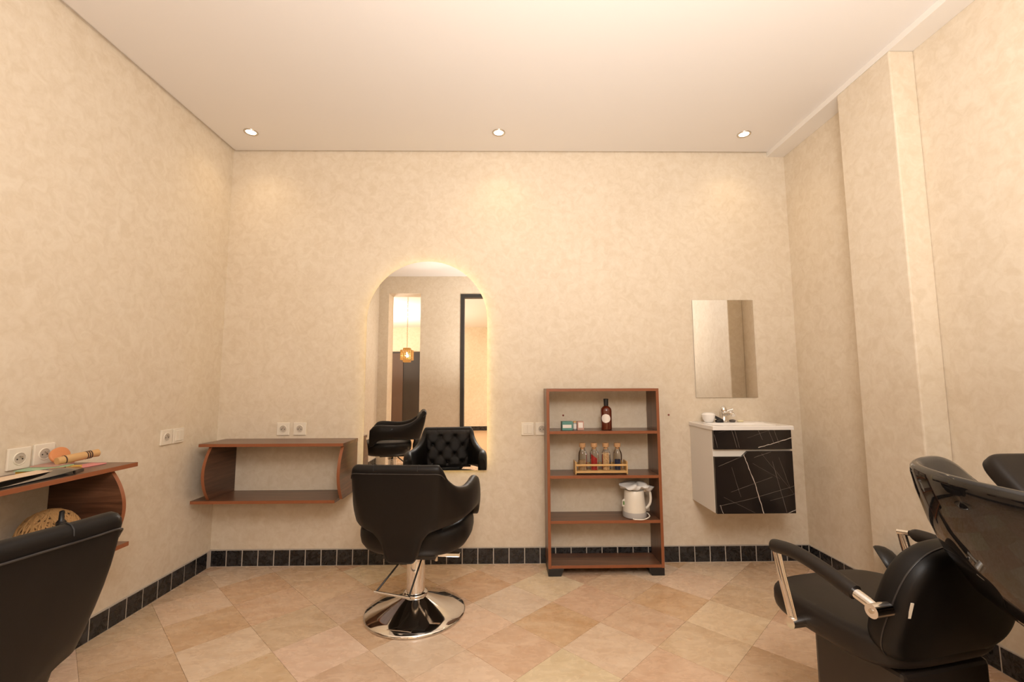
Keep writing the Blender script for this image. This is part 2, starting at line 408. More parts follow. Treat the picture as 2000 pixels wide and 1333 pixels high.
# ------------------------------------------------------------------ recessed ceiling lights
def downlight(x, y, label, lens_e=True, e=3.5):
    t = thing('recessed_downlight', label, 'ceiling light', (x, y, H), 0, 'recessed ceiling downlights')
    MB().lathe([(0.030, 0.02), (0.030, -0.002), (0.033, -0.005), (0.041, -0.005), (0.043, -0.001), (0.043, 0.0005)], 32, cap0=False, cap1=False).build('trim_ring', BRUSHED, t, 40)
    MB().lathe([(0.0295, -0.0015), (0.020, -0.003), (0.001, -0.004)], 24, cap0=False).build('lens', LAMP, t, 40)
    light('downlight_beam', 'SPOT', (0, 0, -0.012), e, (1, 0.76, 0.47), (0, 0, 0), 0.03, t, spot_size=math.radians(125), spot_blend=0.9)
    return t
downlight(-1.638, 2.759, 'small lit ceiling downlight above the corner wall shelf')
downlight(-0.042, 2.754, 'small lit ceiling downlight between the arched mirror and the bookcase')
downlight(1.564, 2.762, 'small lit ceiling downlight above the washbasin mirror')

# ------------------------------------------------------------------ arched mirror
mx, mr, mz0, mzc = -0.5245, 0.4005, 0.594, 1.5755
def arch(ins, n=40):
    r = mr - ins
    pts = [(mx-r, mz0+ins), (mx+r, mz0+ins)]
    pts += [(mx + r*math.cos(PI*i/n), mzc + r*math.sin(PI*i/n)) for i in range(n+1)]
    return pts
am = thing('arched_mirror', 'tall arched backlit mirror on the wall behind the swivel chair', 'mirror', (mx, YB, mz0))
def arch_prism(ins, y0, y1): return MB().prism([(x-mx, z-mz0) for x, z in arch(ins)], 1, y0, y1)
arch_prism(0.05, -0.030, -0.001).build('backing', WHITEP, am)
g = arch_prism(0.0, -0.036, -0.0305).build('glass', [MEDGE, MIRROR], am)
for p_ in g.data.polygons:
    if p_.normal.y < -0.9: p_.material_index = 1
path = [(x-mx, -0.016, z-mz0) for x, z in arch(0.043)]
MB().tube(path, 0.004, 6, closed=True).build('led_strip', LED, am, 60)

# ------------------------------------------------------------------ sockets and switches
def socket(loc, rz, label, kind='socket', group=None, wd=0.083):
    t = thing('wall_socket' if kind == 'socket' else 'light_switch', label, 'socket' if kind == 'socket' else 'switch', loc, rz, group)
    hw = wd/2
    MB().box(-hw, hw, -0.010, 0, -hw, hw).build('plate', WHITEP, t, bevel=0.003)
    Mx = Matrix.Rotation(PI/2, 4, 'X')
    if kind == 'socket':
        MB().lathe([(0.0245, 0.009), (0.0245, 0.0112), (0.0235, 0.0127), (0.0212, 0.0127), (0.0208, 0.0118)], 32, M=Mx, cap0=False, cap1=False).build('rim', WHITEP, t, 40)
        MB().lathe([(0.0212, 0.0123), (0.0195, 0.0106), (0.001, 0.0104)], 32, M=Mx, cap0=False).build('recess', SOCKIN, t, 30)
        MB().lathe([(0.0025, 0.0107), (0.0025, 0.020), (0.0015, 0.0215)], 12, c=(0, 0.008, 0), M=Mx).build('earth_pin', BRUSHED, t, 40)
        for sx in (-1, 1):
            MB().lathe([(0.0027, 0.0106), (0.0027, 0.0112)], 12, c=(sx*0.0095, -0.002, 0), M=Mx).build('pin_hole', DARK, t)
    else:
        MB().box(-0.028, -0.001, -0.0135, -0.009, -0.030, 0.030).build('rocker', WHITEP, t, bevel=0.002)
        MB().box(0.001, 0.028, -0.0135, -0.009, -0.030, 0.030).build('rocker', WHITEP, t, bevel=0.002)
    return t
gs = 'pair of sockets above the corner wall shelf'
socket((-1.460, YB, 0.862), 0, 'white wall socket above the empty shelf, farther from the arched mirror', group=gs)
socket((-1.352, YB, 0.862), 0, 'white wall socket above the empty shelf, closer to the arched mirror', group=gs)
socket((0.142, YB, 0.853), 0, 'white double rocker light switch beside the bookcase', 'switch')
socket((0.236, YB, 0.853), 0, 'white wall socket half hidden by the bookcase side')
gs = 'pair of sockets above the shelf with papers'
socket((XL, 1.792, 0.868), PI/2, 'white wall socket above the black folder, farther from the orange brush', group=gs)
socket((XL, 1.886, 0.872), PI/2, 'white wall socket right next to the round orange brush', group=gs)
socket((XL, 2.548, 0.862), PI/2, 'white wall socket next to a rocker switch near the room corner')
socket((XL, 2.640, 0.862), PI/2, 'white rocker switch next to a socket near the room corner', 'switch')
for x, lb in ((0.380, 'small reddish screw plug in the wall seen through the bookcase'), (1.084, 'small reddish screw plug in the wall beside the bookcase')):
    tag(MB().lathe([(0.006, 0), (0.006, 0.003), (0.003, 0.005)], 12, M=Matrix.Rotation(PI/2, 4, 'X')).build('wall_plug', RED, None, 40, loc=(x, YB, 0.940)), lb, 'wall plug')

# ------------------------------------------------------------------ wall-hung shelves (walnut, D-shaped side panels)
def wall_shelf(loc, rz, label, ln=0.856, panels=(0.05, 0.836), low=(-0.03, 0.816)):
    """local x along the wall, local -y into the room; origin at the left end on the wall"""
    t = thing('wall_shelf', label, 'wall shelf', loc, rz)
    def edge(o):
        for p_ in o.data.polygons:
            if p_.normal.y < -0.6 or (abs(p_.normal.x) > 0.9 and False): p_.material_index = 1
        return o
    edge(MB().box(0, ln, -0.27, -0.001, 0.782, 0.800).build('top_board', [WOOD_X, EDGE], t, bevel=0.001))
    edge(MB().box(low[0], low[1], -0.27, -0.001, 0.452, 0.470).build('bottom_board', [WOOD_X, EDGE], t, bevel=0.001))
    for x0 in panels:
        pr = [(-0.001, 0.4702), (-0.001, 0.7818)]
        n = 20
        for i in range(n+1):
            z = 0.7818 - (0.7818-0.4702)*i/n; k = 2*i/n-1
            pr.append((-(0.245 + 0.062*(1-k*k)), z))
        o = MB().prism(pr, 0, x0, x0+0.018).build('side_panel', [WOOD_Y, EDGE], t, 30)
        for p_ in o.data.polygons:
            if abs(p_.normal.x) < 0.5: p_.material_index = 1
    return t
wall_shelf((-1.828, YB, 0), 0, 'empty walnut wall shelf with curved sides on the mirror wall')
wall_shelf((XL, 1.114, 0.012), PI/2, 'walnut wall shelf with curved sides holding papers and a rope ball', ln=0.922, panels=(0.0, 0.812), low=(0.03, 0.905))

# things on the left shelf (top board z = 0.80, x from -1.62 to -1.892)
def sheet(name, label, cat, pts, z, th, m, group=None, smooth=None):
    cx = sum(p[0] for p in pts)/len(pts); cy = sum(p[1] for p in pts)/len(pts)
    o = MB().prism([(x-cx, y-cy) for x, y in pts], 2, 0, th).build(name, m, None, smooth, 0.0008, (cx, cy, z)); return tag(o, label, cat, group)
def quad(cx, cy, a, b, ang):
    c, s_ = math.cos(ang), math.sin(ang)
    return [(cx + x*c - y*s_, cy + x*s_ + y*c) for x, y in ((-a,-b),(a,-b),(a,b),(-a,b))]
sheet('booklet', 'yellow edged booklet lying under the mint card on the shelf', 'booklet', quad(-1.80, 1.83, 0.07, 0.060, 0.15), 0.8125, 0.012, YELLOW)
sheet('card', 'mint green card lying on the yellow booklet', 'card', quad(-1.81, 1.82, 0.06, 0.060, 0.25), 0.825, 0.004, MINT)
sheet('card', 'rose coloured card lying on the mint card', 'card', quad(-1.825, 1.865, 0.045, 0.045, 0.1), 0.8295, 0.005, ROSE)
sheet('card', 'pink card sticking out from under the straw bundle', 'card', quad(-1.765, 1.945, 0.035, 0.055, -0.1), 0.8125, 0.004, PINK)
# black folder with a pale sheet
fo = thing('folder', 'glossy black folder with a pale sheet lying at the shelf edge', 'folder', (-1.70, 1.67, 0.8125))
pts = [(-0.05, -0.24, 0.003), (-0.05, -0.12, 0.004), (-0.05, 0.02, 0.010), (-0.045, 0.10, 0.020), (-0.03, 0.155, 0.012)]
mb = MB(); loops = []
for x, y, z in catmull(pts, 6):
    wv = 0.062 if y < 0.09 else 0.062*max(0.25, 1-(y-0.09)/0.09)
    loops.append([(x+0.05-wv, y, 0.0), (x+0.05+wv, y, 0.0), (x+0.05+wv, y, 0.004+z*0.6), (x+0.05, y, 0.006+z), (x+0.05-wv, y, 0.004+z*0.8)])
mb.loft(loops).build('cover', CERAM, fo, 40)
MB().prism(quad(-0.018, -0.05, 0.035, 0.12, 0.06), 2, 0.0185, 0.0200).build('sheet', PALES, fo)
# straw bundle with dark bindings
sb = thing('straw_bundle', 'rolled straw bundle with dark bindings lying on the cards', 'straw roll', (-1.785, 1.915, 0.012))
ax = (Vector((0.02, 0.10, 0.008))).normalized()
stp = lambda k: Vector((0.0, 0.0, 0.840)) + ax*k
MB().tube([stp(-0.065), stp(-0.03), stp(0.03), stp(0.065), stp(0.085)], [0.014, 0.0175, 0.0165, 0.0150, 0.0165], 14).build('straw', STRAW, sb, 50)
for k in (-0.040, 0.038, 0.046, 0.054):
    MB().tube([stp(k-0.002), stp(k+0.002)], 0.0178 if k < 0 else 0.0170, 14).build('binding', mat('dark_cord', (0.06, 0.03, 0.02), 0.8) if k == -0.040 else bpy.data.materials['dark_cord'], sb, 50)
# round orange paddle leaning on the bundle
op = thing('wooden_paddle', 'round orange wooden brush leaning on the straw bundle', 'brush', (-1.828, 1.893, 0.8350))
Mp = Matrix.Translation((0, 0, 0.031)) @ Matrix.Rotation(math.radians(62), 4, 'Y') @ Matrix.Rotation(0.3, 4, 'Z')
cushion(MB(), 0.031, 0.044, -0.006, 0.006, 2.2, 0.005, 0.003, 40, M=Mp).build('head', ORANGE, op, 60)
# rope ball and pump bottle on the lower board (z=0.47)
rb = thing('rope_ball', 'brown rope-wound ball on the lower board of the wall shelf', 'rope ball', (-1.752, 1.800, 0.4825))
RB = 0.096
ico = []
MB().lathe([(0.001, -RB*0.93)] + [(RB*0.93*math.sin(PI*i/16), -RB*0.93*math.cos(PI*i/16)) for i in range(1, 16)] + [(0.001, RB*0.93)], 28, c=(0, 0, RB)).build('core', WICKD, rb, 60)
rr = random.Random(5)
rings = MB()
for k in range(58):
    n_ = Vector((rr.gauss(0, 1), rr.gauss(0, 1), rr.gauss(0, 0.6))).normalized()
    a_ = n_.orthogonal().normalized(); b_ = n_.cross(a_); off = rr.uniform(-0.55, 0.55); q = math.sqrt(1-off*off)
    R0 = RB*rr.uniform(0.935, 0.985)
    rings.tube([Vector((0, 0, RB)) + n_*off*R0 + (a_*math.cos(2*PI*i/28) + b_*math.sin(2*PI*i/28))*q*R0 for i in range(28)], 0.0034, 5, closed=True)
ro = rings.build('rope_strands', WICK, rb, 60); ro['kind'] = 'stuff'
pb = thing('pump_bottle', 'black topped bottle standing in front of the rope ball', 'bottle', (-1.648, 1.735, 0.4825))
MB().lathe([(0.022, 0), (0.024, 0.004), (0.024, 0.120), (0.020, 0.134), (0.012, 0.140)], 24).build('body', AMBER, pb, 40)
MB().lathe([(0.014, 0.140), (0.015, 0.164), (0.012, 0.167), (0.0085, 0.172), (0.0078, 0.201), (0.004, 0.204)], 20).build('nozzle_cap', BLACKP, pb, 40)

# ------------------------------------------------------------------ styling chairs
def styling_chair(loc, rz, lift, label, group):
    """local +y is the way the chair faces; origin on the floor below the column"""
    t = thing('styling_chair', label, 'salon chair', loc, rz, group)
    L_ = lift
    # base and column
    MB().lathe([(0.001, 0.0), (0.246, 0.0), (0.252, 0.004), (0.252, 0.010), (0.246, 0.016), (0.20, 0.030), (0.14, 0.052), (0.085, 0.075), (0.058, 0.088), (0.052, 0.092)], 64, cap0=False, cap1=True).build('base', CHROME, t, 50)
    MB().lathe([(0.060, 0.088), (0.063, 0.094), (0.060, 0.102), (0.050, 0.106)], 40).build('base_collar', CHROME, t, 50)
    MB().lathe([(0.046, 0.100), (0.046, 0.285+L_)], 40).build('column', CHROME, t, 50)
    MB().lathe([(0.049, 0.262+L_), (0.051, 0.266+L_), (0.051, 0.312+L_)], 40).build('column_sleeve', BRUSHED, t, 50)
    MB().box(-0.13, 0.13, -0.13, 0.13, 0.303+L_, 0.325+L_).build('seat_plate', BLACKM, t, bevel=0.004)
    # pump lever: two dark rods and a chrome cross bar
    lv = MB()
    pa, pb_ = Vector((-0.048, -0.045, 0.285+L_)), Vector((0.045, -0.055, 0.285+L_))
    qa, qb = Vector((-0.145, -0.165, 0.165+L_)), Vector((0.025, -0.200, 0.160+L_))
    lev = MB().tube([pa, qa], 0.0045, 8).tube([pb_, qb], 0.0045, 8).build('pump_lever', BLACKM, t, 50)
    MB().tube([qa + (qa-qb)*0.05, qa, (qa+qb)/2, qb, qb+(qb-qa)*0.05], 0.006, 10).build('lever_bar', CHROME, lev, 50)
    rel = MB().tube([(0.03, 0.0, 0.296+L_), (0.09, 0.0, 0.290+L_), (0.115, 0.0, 0.286+L_)], 0.007, 10).build('release_lever', CHROME, t, 50)
    MB().box(0.115, 0.228, -0.012, 0.012, 0.276+L_, 0.296+L_).build('grip', CHROME, rel, bevel=0.003)
    MB().tube([(0.105, 0, 0.284+L_), (0.105, 0, 0.252+L_)], 0.008, 10).build('stop_pin', BRUSHED, rel, 50)
    # seat cushion
    cushion(MB(), 0.278, 0.255, 0.322+L_, 0.470+L_, 3.0, 0.045, 0.012, 64, c=(0, 0.055), r0=0.080).build('seat', LEATHER, t, 60)
    # wrap-around shell: stations x, y, ztop, zbottom, recline
    st = [(0.000, -0.262, 0.788, 0.328, 1.0), (0.056, -0.262, 0.788, 0.330, 1.0), (0.078, -0.262, 0.788, 0.368, 1.0), (0.100, -0.262, 0.788, 0.420, 1.0), (0.145, -0.261, 0.788, 0.462, 1.0),
          (0.195, -0.256, 0.787, 0.478, 1.0), (0.216, -0.244, 0.768, 0.482, 0.9), (0.235, -0.220, 0.716, 0.485, 0.7), (0.262, -0.165, 0.668, 0.488, 0.38),
          (0.286, -0.07, 0.645, 0.494, 0.12), (0.297, 0.04, 0.650, 0.498, 0.0), (0.298, 0.13, 0.655, 0.490, 0.0), (0.292, 0.19, 0.642, 0.440, 0.0), (0.285, 0.225, 0.605, 0.425, 0.0)]
    half = catmull(st, 5)
    full = [(-a, b, c, d, e) for a, b, c, d, e in reversed(half[1:])] + half
    loops = []
    n = len(full)
    for i, (x, y, zt, zb, rc_) in enumerate(full):
        a, b = full[max(i-1, 0)], full[min(i+1, n-1)]
        tx, ty = b[0]-a[0], b[1]-a[1]; ln = math.hypot(tx, ty) or 1
        nx, ny = ty/ln, -tx/ln                      # outward
        th = 0.050
        e = min(i, n-1-i); th *= 0.45 if e == 0 else (0.8 if e == 1 else 1.0)
        r = th/2
        def P(off, z):
            lean = rc_*0.095*max(0.0, (z-0.40)/0.385)
            bulge = 0.012*math.sin(PI*min(1, max(0, (z-zb)/max(0.01, zt-zb))))
            o_ = off - th/2 + (bulge if off > 0 else 0)
            tp_ = 1 - 0.24*rc_*min(1.0, max(0.0, (0.785-z)/0.40))*min(1.0, max(0.0, (abs(x)-0.08)/0.10))
            return ((x + nx*o_)*tp_, y + ny*o_ - lean, z + L_)
        hgt = zt-zb; q = min(r, hgt*0.3); sec = []
        for k in range(7): sec.append(P(r, zb + q*0.6 + (hgt - q*1.6)*k/6))
        for k in range(1, 6):
            an = PI*k/6; sec.append(P(r*math.cos(an), zt - q + q*math.sin(an)))
        for k in range(7): sec.append(P(-r, zt - q - (hgt - q*1.6)*k/6))
        sec.append(P(-r*0.5, zb + 0.1*q)); sec.append(P(r*0.5, zb + 0.1*q))
        loops.append(sec)
    shell = MB().loft(loops, True, True).build('backrest', LEATHER, t, 70)
    # piping seam round the outside just under the top edge, and short cross seams
    line = []
    for i, l in enumerate(loops):
        if abs(full[i][0]) < 0.222 and full[i][1] < -0.22:
            p_ = Vector(l[6]); line.append(p_ + Vector((0, -0.0015, -0.012)))
    MB().tube(line, 0.0022, 6).build('piping', PIPING, shell, 60)
    for xs in (-0.10, 0.10):
        i = min(range(n), key=lambda k: abs(full[k][0]-xs) + (0 if full[k][1] < -0.2 else 9))
        l = loops[i]; MB().tube([Vector(l[k]) + Vector((0, -0.0004 if k < 8 else 0.0, 0.0008)) for k in range(6, 13)], 0.0016, 6).build('cross_seam', SEAM, shell, 60)
    # tufted inner cushion with buttons
    btn = [(-0.06, 0.715), (0.06, 0.715), (-0.125, 0.645), (0.0, 0.645), (0.125, 0.645), (-0.06, 0.575), (0.06, 0.575), (-0.17, 0.600), (0.17, 0.600), (0.0, 0.515), (-0.125, 0.515), (0.125, 0.515)]
    nu, nv = 56, 44; vsx = []; fsx = []
    def inner_y(x, z):
        lean = 0.095*max(0.0, (z-0.40)/0.385)
        return -0.262 + 0.046 - lean
    def surf(x, z, fu, fv):
        d = 0.032*min(1, min(fu, 1-fu)/0.10)**0.5*min(1, min(fv, 1-fv)/0.10)**0.5
        for bx, bz in btn:
            q = math.hypot(x-bx, z-bz); d -= 0.017*math.exp(-(q/0.020)**2)
        # diamond creases
        u_ = ((x/0.12)+((z-0.645)/0.14)); v_ = ((x/0.12)-((z-0.645)/0.14))
        for c_ in (u_, v_):
            fr = abs(c_ - round(c_)) if False else abs((c_+0.0) - round(c_))
            d -= 0.005*math.exp(-(fr/0.06)**2)
        return inner_y(x, z) + max(0.0, d)
    for j in range(nv+1):
        for i in range(nu+1):
            fu, fv = i/nu, j/nv; z = 0.47 + 0.298*fv
            hw = 0.190 + 0.012*fv
            x = -hw + 2*hw*fu; vsx.append((x, surf(x, z, fu, fv), z + L_))
    for j in range(nv):
        for i in range(nu):
            a = j*(nu+1)+i; fsx.append((a, a+1, a+nu+2, a+nu+1))
    cu = MB().add(vsx, fsx).build('tufted_cushion', VELVET, t, 70)
    for bx, bz in btn:
        by = surf(bx, bz, 0.5, 0.5)
        MB().lathe([(0.0085, -0.001), (0.009, 0.002), (0.006, 0.005), (0.001, 0.006)], 14, M=Matrix.Translation((bx, by, bz+L_)) @ Matrix.Rotation(-PI/2, 4, 'X')).build('button', LEATHER, cu, 60)
    return t
gc = 'black salon swivel chairs'
styling_chair((-0.462, 2.392, 0), math.radians(-5), 0.0, 'black swivel salon chair on a chrome disc base in front of the arched mirror', gc)
styling_chair((-1.240, 0.925, 0), math.radians(78), 0.080, 'black leather salon chair facing the shelf with the rope ball', gc)

# ------------------------------------------------------------------ bookcase
bx0, bx1, by0, by1 = 0.251, 0.951, 2.790, 2.985
bk = thing('bookcase', 'low open walnut bookcase with red-brown edges and black feet', 'bookcase', ((bx0+bx1)/2, (by0+by1)/2, 0))
hwx, hwy = (bx1-bx0)/2, (by1-by0)/2
def edged(o):
    for p_ in o.data.polygons:
        if p_.normal.y < -0.6: p_.material_index = 1
    return o
for s_ in (-1, 1):
    x0 = s_*hwx; x1 = s_*(hwx-0.018)
    edged(MB().box(min(x0, x1), max(x0, x1), -hwy, hwy, 0.045, 1.101).build('side_panel', [WOOD_Z, EDGE], bk, bevel=0.001))
edged(MB().box(-hwx, hwx, -hwy, hwy, 1.1012, 1.118).build('top_board', [WOOD_X, EDGE], bk, bevel=0.001))
for zt in (0.858, 0.590, 0.324, 0.065):
    edged(MB().box(-hwx+0.0182, hwx-0.0182, -hwy, hwy, zt-0.018, zt).build('shelf', [WOOD_X, EDGE], bk, bevel=0.001))
for s_ in (-1, 1):
    pr = [(s_*hwx, 0), (s_*(hwx-0.078), 0), (s_*(hwx-0.095), 0.0448), (s_*hwx, 0.0448)]
    if s_ > 0: pr = pr[::-1]
    MB().prism(pr, 1, -hwy+0.004, hwy-0.004).build('foot', BLACKP, bk, bevel=0.002)

# things on the bookcase
ab = thing('amber_bottle', 'tall amber bottle with black cap and round white label', 'bottle', (0.637, 2.865, 0.8585))
MB().lathe([(0.031, 0), (0.0345, 0.003), (0.0345, 0.118), (0.032, 0.132), (0.022, 0.143), (0.014, 0.149), (0.013, 0.155)], 32).build('body', AMBER, ab, 40)
MB().lathe([(0.0145, 0.150), (0.0145, 0.186), (0.0155, 0.187), (0.0155, 0.192), (0.013, 0.194)], 24).build('cap', BLACKP, ab, 40)
lab = MB(); rows = []
for j in range(13):
    zz = -0.027 + 0.054*j/12; hw_ = math.sqrt(max(0, 0.0275**2-zz*zz)); 
    rows.append([(0.0349*math.sin(a_)-0.0, -0.0349*math.cos(a_), 0.072+zz) for a_ in [(-0.30 + (hw_/0.032)*(2*i/8-1)) for i in range(9)]])
lab.loft(rows, False, False, closed=False).build('label', LABEL, ab, 60)
tb = thing('teal_box', 'small teal carton with a white label on the bookcase', 'box', (0.385, 2.865, 0.8585), 0.06)
MB().box(-0.034, 0.034, -0.025, 0.025, 0, 0.054).build('carton', TEAL, tb, bevel=0.001)
MB().box(-0.031, 0.025, -0.0257, -0.0248, 0.014, 0.034).build('label', LABEL, tb)
jr = thing('small_jar', 'tiny jar with a white label between two cartons', 'jar', (0.436, 2.870, 0.8585))
MB().lathe([(0.012, 0), (0.013, 0.002), (0.013, 0.040), (0.010, 0.044)], 20).build('body', GREYP, jr, 40)
MB().lathe([(0.0132, 0.008), (0.0132, 0.036)], 20, cap0=False, cap1=False).build('label', LABEL, jr, 40)
MB().lathe([(0.0105, 0.044), (0.0105, 0.053), (0.009, 0.054)], 20).build('lid', BAMBOO, jr, 40)
rbx = thing('rose_box', 'small rose-grey carton with a square white label', 'box', (0.470, 2.862, 0.8585), -0.05)
MB().box(-0.020, 0.020, -0.020, 0.020, 0, 0.054).build('carton', ROSE, rbx, bevel=0.001)
MB().box(-0.014, 0.014, -0.0207, -0.0198, 0.014, 0.047).build('label', LABEL, rbx)
# bamboo rack with four cork-stoppered bottles
RX, RY, RZ = 0.590, 2.860, 0.5905
rk = thing('bamboo_rack', 'bamboo rack holding four cork-stoppered glass bottles', 'rack', (RX, RY, RZ))
MB().box(-0.155, 0.155, -0.036, 0.036, 0.010, 0.020).build('base_board', BAMBOO, rk, bevel=0.001)
for s_ in (-1, 1):
    MB().box(s_*0.159-0.004, s_*0.159+0.004, -0.042, 0.042, 0, 0.078).build('end_board', BAMBOO, rk, bevel=0.002)
    MB().box(-0.155, 0.155, s_*0.039-0.003, s_*0.039+0.003, 0.050, 0.062).build('rail', BAMBOO, rk, bevel=0.001)
    MB().box(-0.155, 0.155, s_*0.039-0.003, s_*0.039+0.003, 0.008, 0.020).build('rail', BAMBOO, rk, bevel=0.001)
kinds = [(-0.110, P_TAN, 0.062, 'tan'), (-0.037, P_RED, 0.088, 'red'), (0.037, P_BEIGE, 0.105, 'beige grain'), (0.110, P_BLUE, 0.062, 'dark blue')]
for dx, pm, hz, nm in kinds:
    b_ = thing('cork_bottle', 'cork-stoppered glass bottle of %s powder in the bamboo rack' % nm, 'bottle', (RX+dx, RY, RZ+0.0205), 0, 'cork bottles in the bamboo rack')
    if nm == 'beige grain': b_['label'] = 'cork-stoppered glass bottle of beige grains in the bamboo rack'
    MB().lathe([(0.026, 0), (0.0290, 0.003), (0.0290, 0.092), (0.0265, 0.108), (0.017, 0.124), (0.0155, 0.130), (0.0155, 0.138), (0.0175, 0.140)], 28, cap1=False).build('glass', GLASS, b_, 40)
    if nm == 'red':
        lp = [[(0.0275*math.cos(2*PI*i/24), 0.0275*math.sin(2*PI*i/24), z if z < 0.05 else 0.088 - 0.022*(math.cos(2*PI*i/24)+0.2)) for i in range(24)] for z in (0.003, 0.09)]
        MB().loft(lp).build('powder', pm, b_, 40)
    else:
        MB().lathe([(0.0275, 0.003), (0.0275, hz), (0.001, hz+0.004)], 24).build('powder', pm, b_, 40)
    MB().lathe([(0.0145, 0.128), (0.0150, 0.141), (0.0200, 0.1415), (0.0205, 0.163), (0.019, 0.166)], 24).build('cork', CORK, b_, 40)
# kettle with a crumpled bag on top
kt = thing('kettle', 'cream electric kettle with grey base on the bookcase', 'kettle', (0.800, 2.868, 0.3245))
MB().lathe([(0.066, 0), (0.072, 0.003), (0.073, 0.022), (0.070, 0.034)], 40).build('base', GREYP, kt, 40)
MB().lathe([(0.0695, 0.0345), (0.0685, 0.06), (0.062, 0.12), (0.059, 0.158), (0.056, 0.162)], 40).build('body', CREAM, kt, 40)
MB().tube(catmull([(0.050, -0.01, 0.155), (0.090, -0.01, 0.160), (0.100, -0.012, 0.12), (0.094, -0.012, 0.08), (0.074, -0.01, 0.055), (0.062, -0.008, 0.052)], 6), [0.008]*31, 10, flat=0.7).build('handle', CREAM, kt, 60)
spt = MB().loft([[(-0.060, -0.018, 0.06), (-0.060, 0.010, 0.06), (-0.080, -0.004, 0.062)], [(-0.058, -0.018, 0.10), (-0.058, 0.010, 0.10), (-0.078, -0.004, 0.100)], [(-0.056, -0.010, 0.110), (-0.056, 0.004, 0.110), (-0.066, -0.003, 0.108)]]).build('switch', CREAM, kt, bevel=0.003)
MB().box(-0.0735, -0.066, -0.0165, -0.011, 0.075, 0.095).build('indicator', GREEN, spt)
MB().tube(catmull([(-0.03, -0.070, 0.005), (-0.02, -0.083, 0.005), (0.03, -0.085, 0.005), (0.075, -0.055, 0.012), (0.080, -0.02, 0.02), (0.074, 0.0, 0.02)], 6), 0.0035, 8).build('cord', CREAM, kt, 60)
rg = random.Random(11); bag = MB(); loops = []
for j in range(9):
    v_ = j/8; loops.append([])
    for i in range(40):
        a_ = 2*PI*i/40
        rad = 0.050 + 0.045*math.sin(PI*min(1, v_*0.75)) if v_ < 0.8 else 0.05*(1-v_)/0.2*1.6+0.004
        wob = 0.010*math.sin(3*a_+4*v_) + 0.008*math.sin(7*a_-6*v_) + rg.uniform(-0.005, 0.005)
        loops[-1].append(((rad+wob)*math.cos(a_)*(1.05)+0.006*v_, (rad+wob)*math.sin(a_)*0.75, 0.004 + 0.040*v_ + (0.008*math.sin(5*a_+v_*5)+rg.uniform(-0.004, 0.004))*min(1, v_*3) - (0.016 if math.cos(a_) > 0.8 and 0.3 < v_ < 0.8 else 0)))
bo = bag.loft(loops).build('plastic_bag', BAG, None, 75, loc=(0.803, 2.868, 0.3245+0.162)); tag(bo, 'crumpled white plastic bag lying on top of the kettle', 'plastic bag')

# ------------------------------------------------------------------ washbasin vanity
vx0, vx1, vy0 = 1.222, 1.686, 2.660
va = thing('vanity_unit', 'wall-hung vanity cabinet with black veined marble fronts and white basin', 'vanity', (vx0, YB, 0))
W = vx1-vx0; D = -(YB-vy0)
MB().box(0.0, W, D+0.020, -0.001, 0.392, 0.8725).build('body', WHITEL, va, bevel=0.001)
MARB = mat('black_marble_print', (0.016, 0.012, 0.011), 0.16)
VEIN = mat('white_vein', (0.55, 0.48, 0.42), 0.25); VEIN2 = mat('faint_vein', (0.17, 0.145, 0.125), 0.25)
drw = MB().box(0.001, W-0.001, D, D+0.0195, 0.760, 0.872).build('drawer_front', MARB, va, bevel=0.001)
dpoly = [(0.001, 0.393), (W-0.001, 0.393), (W-0.001, 0.749), (0.200, 0.749), (0.165, 0.718), (0.001, 0.718)]
dr = MB().prism(dpoly, 1, D, D+0.0195).build('door', MARB, va, bevel=0.001)
def veins(par, segs, z0, z1):
    m1 = MB()
    for (a, b, wd, mi) in segs:
        n = 8; P = []; rv = random.Random(int(a[0]*1000)+int(b[1]*777))
        for i in range(n+1):
            t = i/n; P.append(Vector((a[0]+(b[0]-a[0])*t, a[1]+(b[1]-a[1])*t)))
        dirn = (P[-1]-P[0]).normalized(); nn = Vector((-dirn.y, dirn.x)); jit = 0.0016 if mi == 0 else 0.0006
        L1 = []; L2 = []
        for i, q in enumerate(P):
            q = q + nn*rv.uniform(-jit, jit); ww = wd*rv.uniform(0.6, 1.2)
            L1.append((q + nn*ww)); L2.append((q - nn*ww))
        ok = lambda q: (min(max(q.x, 0.002), W-0.002), D-0.0004, min(max(q.y, z0), z1))
        vs_ = [ok(q) for q in L1] + [ok(q) for q in L2]
        m1.add(vs_, [(i, i+1, n+2+i, n+1+i) for i in range(n)], mi=mi)
    m1.build('marble_veins', [VEIN, VEIN2], par)
def Z(zx, zy): return ((zx-222)/875*0.985, 0.392 + (1185-zy)/875*0.985)
S = [((375,885),(396,945),.0022,0), ((396,945),(432,1050),.0021,0), ((432,1050),(465,1185),.0024,0), ((590,1182),(648,1163),.0020,0),
     ((235,1145),(400,1110),.0010,1), ((400,1110),(640,1045),.0010,1), ((300,1075),(520,1000),.0008,1), ((240,945),(365,895),.0010,1), ((525,920),(585,1180),.0010,1),
     ((500,1120),(640,1085),.0007,1), ((310,950),(350,1100),.0007,1), ((240,1140),(255,1185),.0010,0), ((430,900),(520,872),.0010,1), ((470,880),(640,1100),.0005,1), ((420,930),(560,1010),.0005,1), ((260,1100),(420,1180),.0005,1), ((560,900),(610,1060),.0006,1)]
veins(dr, [(Z(*a), Z(*b), w_, m_) for a, b, w_, m_ in S], 0.394, 0.748)
S = [((455,850),(540,828),.0018,0), ((540,828),(632,799),.0020,0), ((318,752),(343,850),.0010,1), ((334,752),(356,850),.0010,1), ((455,750),(480,810),.0010,1), ((510,750),(540,830),.0009,1), ((540,750),(566,830),.0009,1), ((225,780),(242,850),.0010,1), ((250,770),(330,755),.0005,1), ((400,800),(520,760),.0005,1)]
